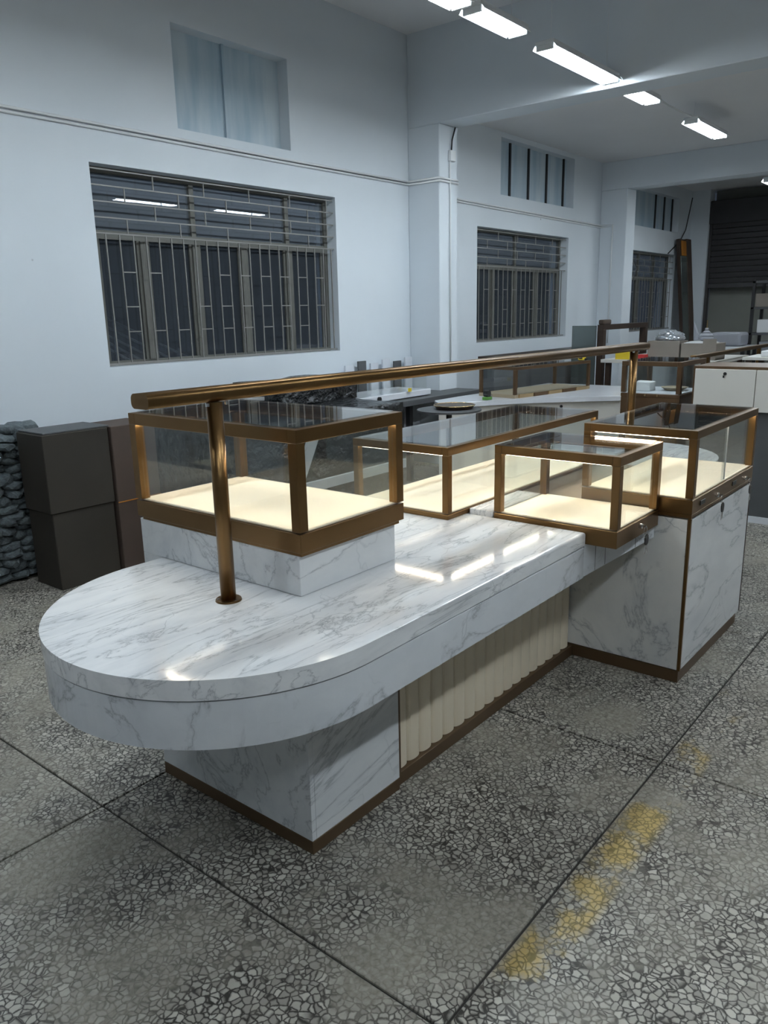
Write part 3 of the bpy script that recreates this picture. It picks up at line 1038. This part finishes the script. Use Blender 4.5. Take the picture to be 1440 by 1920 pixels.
t = thing('round_table', 'small round black table in front of the long grey table', 'table', (5.45, 3.72, 0))
b = bmesh.new()
cyl(b, (5.45, 3.72, .80), (5.45, 3.72, .815), .27, seg=32)
finish('table_top', b, 'darkgrey', t)
b = bmesh.new()
cyl(b, (5.45, 3.72, .02), (5.45, 3.72, .80), .025, seg=12)
finish('stem', b, 'black', t)
b = bmesh.new()
cyl(b, (5.45, 3.72, 0), (5.45, 3.72, .02), .18, seg=24)
finish('foot', b, 'black', t)
t = thing('round_tray', 'dark round tray with gilded rim on the small black table', 'tray', (5.5, 3.70, .8155))
b = bmesh.new()
cyl(b, (5.5, 3.70, .8155), (5.5, 3.70, .845), .15, .17, seg=32)
finish('dish', b, 'dark', t)
b = bmesh.new()
tube_path(b, [(5.5 + .17 * math.cos(a), 3.70 + .17 * math.sin(a), .846) for a in [2 * PI * i / 32 for i in range(33)]], .005, 6)
finish('rim', b, 'gold', t, True)

# ------------------------------------------------------------------ curved white counter and its showcase
FRONT = [(6.02, 4.22), (6.20, 4.05), (6.42, 3.93), (6.62, 3.80), (6.79, 3.66), (6.98, 3.47), (7.18, 3.25), (7.38, 3.02)]
BACK = [(8.35, 3.10), (8.35, 4.30), (6.6, 4.40), (6.2, 4.40)]
t = thing('curved_counter', 'white curved counter with a lock behind the long glass case', 'counter', (7.2, 3.7, 0))
finish('top_slab', prism(bmesh.new(), FRONT + BACK, .735, .780, .004, 1), 'white_stone', t)
inner = [(x + .035, y + .03) for x, y in FRONT] + [(8.3, 3.14), (8.3, 4.27), (6.6, 4.37), (6.25, 4.37)]
finish('body', prism(bmesh.new(), inner, .05, .734), 'white_lac', t)
finish('kick_plate', prism(bmesh.new(), inner, 0, .0495), 'bronze_dark', t)
b = bmesh.new()
cyl(b, (7.02, 3.475, .69), (7.05, 3.50, .69), .014, seg=12)
finish('lock', b, 'black', t)


def rbox(name, mat, parent, c, ang, a, b_, z0, z1, bev=.001):
    """box laid from corner c along a rotated frame: a along x', b_ along y'"""
    bm_ = bmesh.new()
    bx(bm_, a[0], a[1], b_[0], b_[1], z0, z1, bev)
    for v in bm_.verts:
        x, y = v.co.x, v.co.y
        v.co.x = c[0] + x * math.cos(ang) - y * math.sin(ang)
        v.co.y = c[1] + x * math.sin(ang) + y * math.cos(ang)
    return finish(name, bm_, mat, parent)


C, A = (6.69, 3.80), -.16
t = thing('glass_showcase', 'unlit brown-framed glass showcase on the curved white counter', 'display case', (C[0], C[1], .7805))
LX, LY = 1.25, .46
rbox('base', 'tan', t, C, A, (0, LX), (0, LY), .7805, .812)
for k in range(5):
    rbox('gold_facet', 'gold' if k % 2 == 0 else 'brown_panel', t, C, A, (.05 + k * .235, .27 + k * .235), (-.012, -.0005), .7805, .815)
for xa in (0, LX - .03):
    for ya in (0, LY - .03):
        rbox('post', 'brown_panel', t, C, A, (xa, xa + .03), (ya, ya + .03), .8125, 1.048)
rbox('post', 'brown_panel', t, C, A, (.55, .575), (LY - .03, LY), .8125, 1.048)
for ya in (0, LY - .03):
    rbox('top_rail', 'brown_panel', t, C, A, (0, LX), (ya, ya + .03), 1.0485, 1.078)
for xa in (0, LX - .03):
    rbox('top_rail', 'brown_panel', t, C, A, (xa, xa + .03), (.0303, LY - .0303), 1.0485, 1.078)
rbox('side_pane', 'glass', t, C, A, (.0305, LX - .0305), (.01, .015), .8125, 1.048, 0)
rbox('side_pane', 'glass', t, C, A, (.01, .015), (.0305, LY - .0305), .8125, 1.048, 0)
rbox('top_pane', 'glass', t, C, A, (.015, LX - .015), (.015, LY - .015), 1.0785, 1.084, 0)

t = thing('tape_measure', 'yellow and black tape measure on the curved showcase', 'tape measure', (7.8, 3.64, 1.0845))
b = bmesh.new()
bx(b, 7.77, 7.83, 3.61, 3.68, 1.0845, 1.145, .012, 2)
finish('case', b, 'yellow', t)
box('grip', 'black', t, 7.766, 7.7695, 3.625, 3.665, 1.10, 1.13, .001)
box('blade_end', 'black', t, 7.785, 7.815, 3.585, 3.6095, 1.086, 1.105, .001)
t = thing('tape_dispenser', 'small green and black tape dispenser on the curved white counter', 'tape dispenser', (6.46, 3.98, .7805))
b = bmesh.new()
bx(b, 6.43, 6.52, 3.95, 4.01, .7805, .81, .006, 2)
finish('body', b, 'green', t)
b = bmesh.new()
cyl(b, (6.47, 3.955, .842), (6.47, 4.005, .842), .032, seg=18)
finish('reel', b, 'black', t)
box('cutter', 'steel', t, 6.50, 6.53, 3.955, 4.005, .8105, .83, .001)

# ------------------------------------------------------------------ brown showcase with keys and white cabinet
t = thing('brown_cabinet', 'dark brown cabinet carrying an unlit glass case', 'cabinet', (6.65, 2.37, 0))
box('body', 'brown_panel', t, 6.352, 6.95, 2.122, 2.608, .04, .894, .002)
box('kick_plate', 'dark', t, 6.37, 6.93, 2.14, 2.59, 0, .0395, .001)
c5 = glass_case('unlit brown-framed glass case on the dark brown cabinet', 6.35, 6.95, 2.12, 2.61, .8945, 1.18, .925, .036, .036, lit=False, frame='brown_panel', board='white_board')
for y in (2.30, 2.40):
    b = bmesh.new()
    cyl(b, (6.338, y, .91), (6.3495, y, .91), .009, seg=10)
    finish('lock', b, 'gold', c5)
t = thing('serving_dish', 'oval tan dish inside the unlit brown glass case', 'dish', (6.7, 2.30, .928))
b = bmesh.new()
cyl(b, (6.68, 2.28, .928), (6.68, 2.28, .955), .07, .11, seg=24)
finish('dish', b, 'tan', t)
wrapped('crumpled_wrap', 'x', None, 6.50, 6.62, 2.42, 2.54, 1.0, 'paper', .03, 4, z0=.929)
tag(bpy.data.objects['crumpled_wrap'], 'crumpled white wrapping paper inside the unlit brown glass case', 'paper')

t = thing('white_cabinet', 'white two-door cabinet with brown frame at the right edge', 'cabinet', (6.45, 1.45, 0))
box('body', 'brown_panel', t, 6.2, 6.7, .90, 1.980, .838, 1.166, .002)
box('lower_body', 'darkgrey', t, 6.23, 6.68, .92, 1.96, .05, .8375, .001)
box('foot_trim', 'white_stone', t, 6.22, 6.68, .92, 1.96, 0, .0495, .001)
dr = box('door', 'white_lac', t, 6.182, 6.1995, 1.530, 1.962, .841, 1.146, .002)
b = bmesh.new()
cyl(b, (6.174, 1.744, 1.114), (6.1815, 1.744, 1.114), .012, seg=12)
finish('lock', b, 'black', dr)
b = bmesh.new()
bx(b, 6.172, 6.176, 1.746, 1.757, 1.084, 1.102)
finish('key', b, 'black', dr)
box('door', 'white_lac', t, 6.182, 6.1995, 1.10, 1.525, .841, 1.146, .002)

tb = bmesh.new()
tube_path(tb, [(6.6, 1.3, .012), (6.9 - .15, 1.45, .012), (6.85, 1.62, .012), (6.55, 1.8, .012), (6.1, 1.85, .012)], .012, 6)
tag(finish('floor_cable', tb, 'black', None, True), 'black cable curving on the floor in front of the white cabinet', 'cable')

# second light rail behind
t = thing('light_rail', 'bronze rail on posts behind the white cabinet', 'rail', (9.4, 2.62, 0))
box('rail', 'bronze', t, 8.15, 11.0, 2.59, 2.65, 1.09, 1.13, .008, 2)
for x in (8.6, 10.6):
    box('post', 'bronze', t, x, x + .05, 2.6, 2.64, 0, 1.0895, .002)

# ------------------------------------------------------------------ far background furniture
t = thing('dark_counter', 'dark brown counter against the wall below the second barred window', 'counter', (8.8, 4.8, 0))
box('body', 'darkgrey', t, 7.66, 9.9, 4.62, 4.78, 0, 1.02, .002)
box('top', 'dark', t, 7.6, 9.96, 4.58, 4.80, 1.0205, 1.115, .003)
t = thing('metal_frame', 'dark brown open metal frame standing by the second column', 'frame', (10.2, 4.2, 0))
for x in (9.48, 10.86):
    box('post', 'dark', t, x, x + .09, 4.16, 4.24, 0, 1.345, .002)
box('crossbar', 'dark', t, 9.48, 10.95, 4.16, 4.24, 1.3455, 1.41, .002)
box('side_panel', 'mirror', t, 9.44, 9.46, 4.24, 4.56, .0, 1.40, .002)
b = bmesh.new()
bx(b, 9.50, 9.72, 4.16, 4.24, 1.4105, 1.47, .015, 2)
tag(finish('drill', b, 'carton2'), 'small brown tool lying on top of the dark metal frame', 'tool')

t = thing('packing_table', 'packing table crowded with cartons in front of the third bay', 'table', (9.9, 3.3, 0))
box('table_top', 'white_lac', t, 9.3, 10.7, 2.75, 4.1, .96, 1.0, .003)
for x in (9.35, 10.6):
    for y in (2.8, 4.0):
        box('leg', 'dark', t, x, x + .06, y, y + .06, 0, .9595, .001)
ct = thing('carton', 'grey-brown carton under the crumpled clear film', 'box', (9.65, 3.35, 1.0))
box('body', 'kraft', ct, 9.5, 9.8, 3.22, 3.60, 1.0005, 1.215, .003)
ct = thing('carton', 'grey-brown open carton to the right of the crumpled clear film', 'box', (9.65, 3.0, 1.0))
box('body', 'kraft', ct, 9.5, 9.85, 2.80, 3.20, 1.0005, 1.19, .003)
box('flap', 'kraft', ct, 9.49, 9.4985, 2.80, 2.95, 1.05, 1.24, .001)
b = bmesh.new()
bmesh.ops.create_icosphere(b, subdivisions=4, radius=1.0)
for v in b.verts:
    k = 1 + .28 * noise.noise(v.co * 2.1) + .30 * abs(noise.noise(v.co * 5.3 + Vector((4, 1, 2))))
    v.co = Vector((9.66 + v.co.x * .11 * k, 3.385 + v.co.y * .15 * k, max(1.2158, 1.255 + v.co.z * .075 * k)))
finish('film_bundle', b, 'foil')
tag(bpy.data.objects['film_bundle'], 'crumpled shiny clear film heaped on a carton', 'film')
ct = thing('paper_stack', 'stack of white sheets on the open carton', 'paper', (9.65, 3.0, 1.191))
for k in range(3):
    box('sheet', 'paper', ct, 9.505 + .02 * k, 9.80 - .02 * k, 2.86 + .015 * k, 3.17 - .02 * k, 1.1905 + .007 * k, 1.1965 + .007 * k, 0)
ct = thing('spray_bottle', 'grey bag and bottle with upright nozzle standing on the paper stack', 'bottle', (9.66, 2.98, 1.222))
b = bmesh.new()
for (z0_, r0_), (z1_, r1_) in zip([(1.222, .075), (1.26, .085), (1.30, .06), (1.33, .022)], [(1.26, .085), (1.30, .06), (1.33, .022), (1.36, .02)]):
    cyl(b, (9.66, 2.97, z0_), (9.66, 2.97, z1_), r0_, r1_, seg=14)
finish('body', b, 'greybag', ct, True)
b = bmesh.new()
cyl(b, (9.66, 2.97, 1.36), (9.66, 2.97, 1.45), .008, seg=8)
finish('nozzle', b, 'gold', ct)
b = bmesh.new()
cyl(b, (9.66, 3.07, 1.225), (9.66, 3.12, 1.42), .045, .006, seg=7)
finish('bag_tip', b, 'greybag', ct)
for k, (y, mt, lab) in enumerate(((3.72, 'yellow', 'yellow box on the packing table'), (3.62, 'red', 'small red printed box on the packing table'))):
    b = bmesh.new()
    bx(b, 9.36, 9.5 - .02, y - .04 + .08 * (k == 0), y + .12 - .08 * k + .1 * (k == 0), 1.0005, 1.09 - .03 * k, .002)
    tag(finish('small_box', b, mt), lab, 'box')
t = thing('side_table', 'white-topped side table with dark legs beyond the cartons', 'table', (11.4, 3.2, 0))
box('table_top', 'white_stone', t, 11.1, 11.8, 2.9, 3.5, 1.04, 1.08, .003)
for y in (2.92, 3.44):
    box('leg', 'black', t, 11.12, 11.17, y, y + .05, 0, 1.0395, .001)
    box('leg', 'black', t, 11.7, 11.75, y, y + .05, 0, 1.0395, .001)
b = bmesh.new()
bx(b, 11.2, 11.6, 3.0, 3.4, 1.0805, 1.26, .04, 3)
tag(finish('padded_box', b, 'greybag'), 'grey rounded box on the white-topped side table', 'box')

t = thing('leaning_board', 'tall framed greenish mirror board leaning in the far corner', 'mirror', (14.95, 5.0, 0))


def lean(o, piv, ang):
    for v in o.data.vertices:
        p = v.co + org(o.parent) - Vector(piv)
        v.co = Vector((p.x, p.y * math.cos(ang) + p.z * math.sin(ang) * 1.0, p.z * math.cos(ang) - p.y * math.sin(ang))) + Vector(piv) - org(o.parent)


for nm, mt, a in (('mirror_face', 'mirror', (14.66, 14.96, 4.79, 4.80, .02, 2.5)), ('frame_edge', 'carton2', (14.965, 15.2, 4.78, 4.86, 0, 2.80)),
                  ('top_corner', 'orange', (14.72, 14.96, 4.79, 4.80, 2.505, 2.76)), ('back', 'dark', (14.65, 14.96, 4.802, 4.86, 0, 2.79))):
    lean(box(nm, mt, t, *a, .002), (15, 4.8, 0), math.radians(6))

t = thing('storage_rack', 'dark metal rack with stacked goods at the right edge', 'rack', (12.3, 2.8, 0))
for x in (12.0, 12.5):
    for y in (2.0, 3.08):
        box('upright', 'black', t, x, x + .04, y, y + .04, 0, 1.95, .001)
for z in (.9, 1.2, 1.55, 1.9):
    box('shelf', 'darkgrey', t, 12.0, 12.54, 2.0, 3.12, z, z + .03, .001)
for k, z in enumerate((.9305, 1.2305, 1.5805)):
    b = bmesh.new()
    bx(b, 12.05, 12.45, 2.6, 2.98 + .05 * k, z, z + .18, .006)
    tag(finish('storage_box', b, ['greybag', 'paper', 'kraft'][k]), ['grey box on the lowest visible shelf of the rack', 'white box on the middle shelf of the rack', 'brown box on the upper shelf of the rack'][k], 'box', 'boxes on the rack')
t = thing('paper_table', 'table with white paper pads at the right edge', 'table', (9.0, 1.9, 0))
box('table_top', 'white_lac', t, 8.7, 9.3, 1.2, 2.30, 1.06, 1.09, .002)
for y in (1.25, 2.22):
    box('leg', 'dark', t, 8.72, 8.77, y, y + .05, 0, 1.0595, .001)
    box('leg', 'dark', t, 9.22, 9.27, y, y + .05, 0, 1.0595, .001)
b = bmesh.new()
bx(b, 8.8, 9.2, 1.6, 2.15, 1.0905, 1.15, .01, 2)
tag(finish('paper_pad', b, 'paper'), 'pad of white paper on the table at the right edge', 'paper')
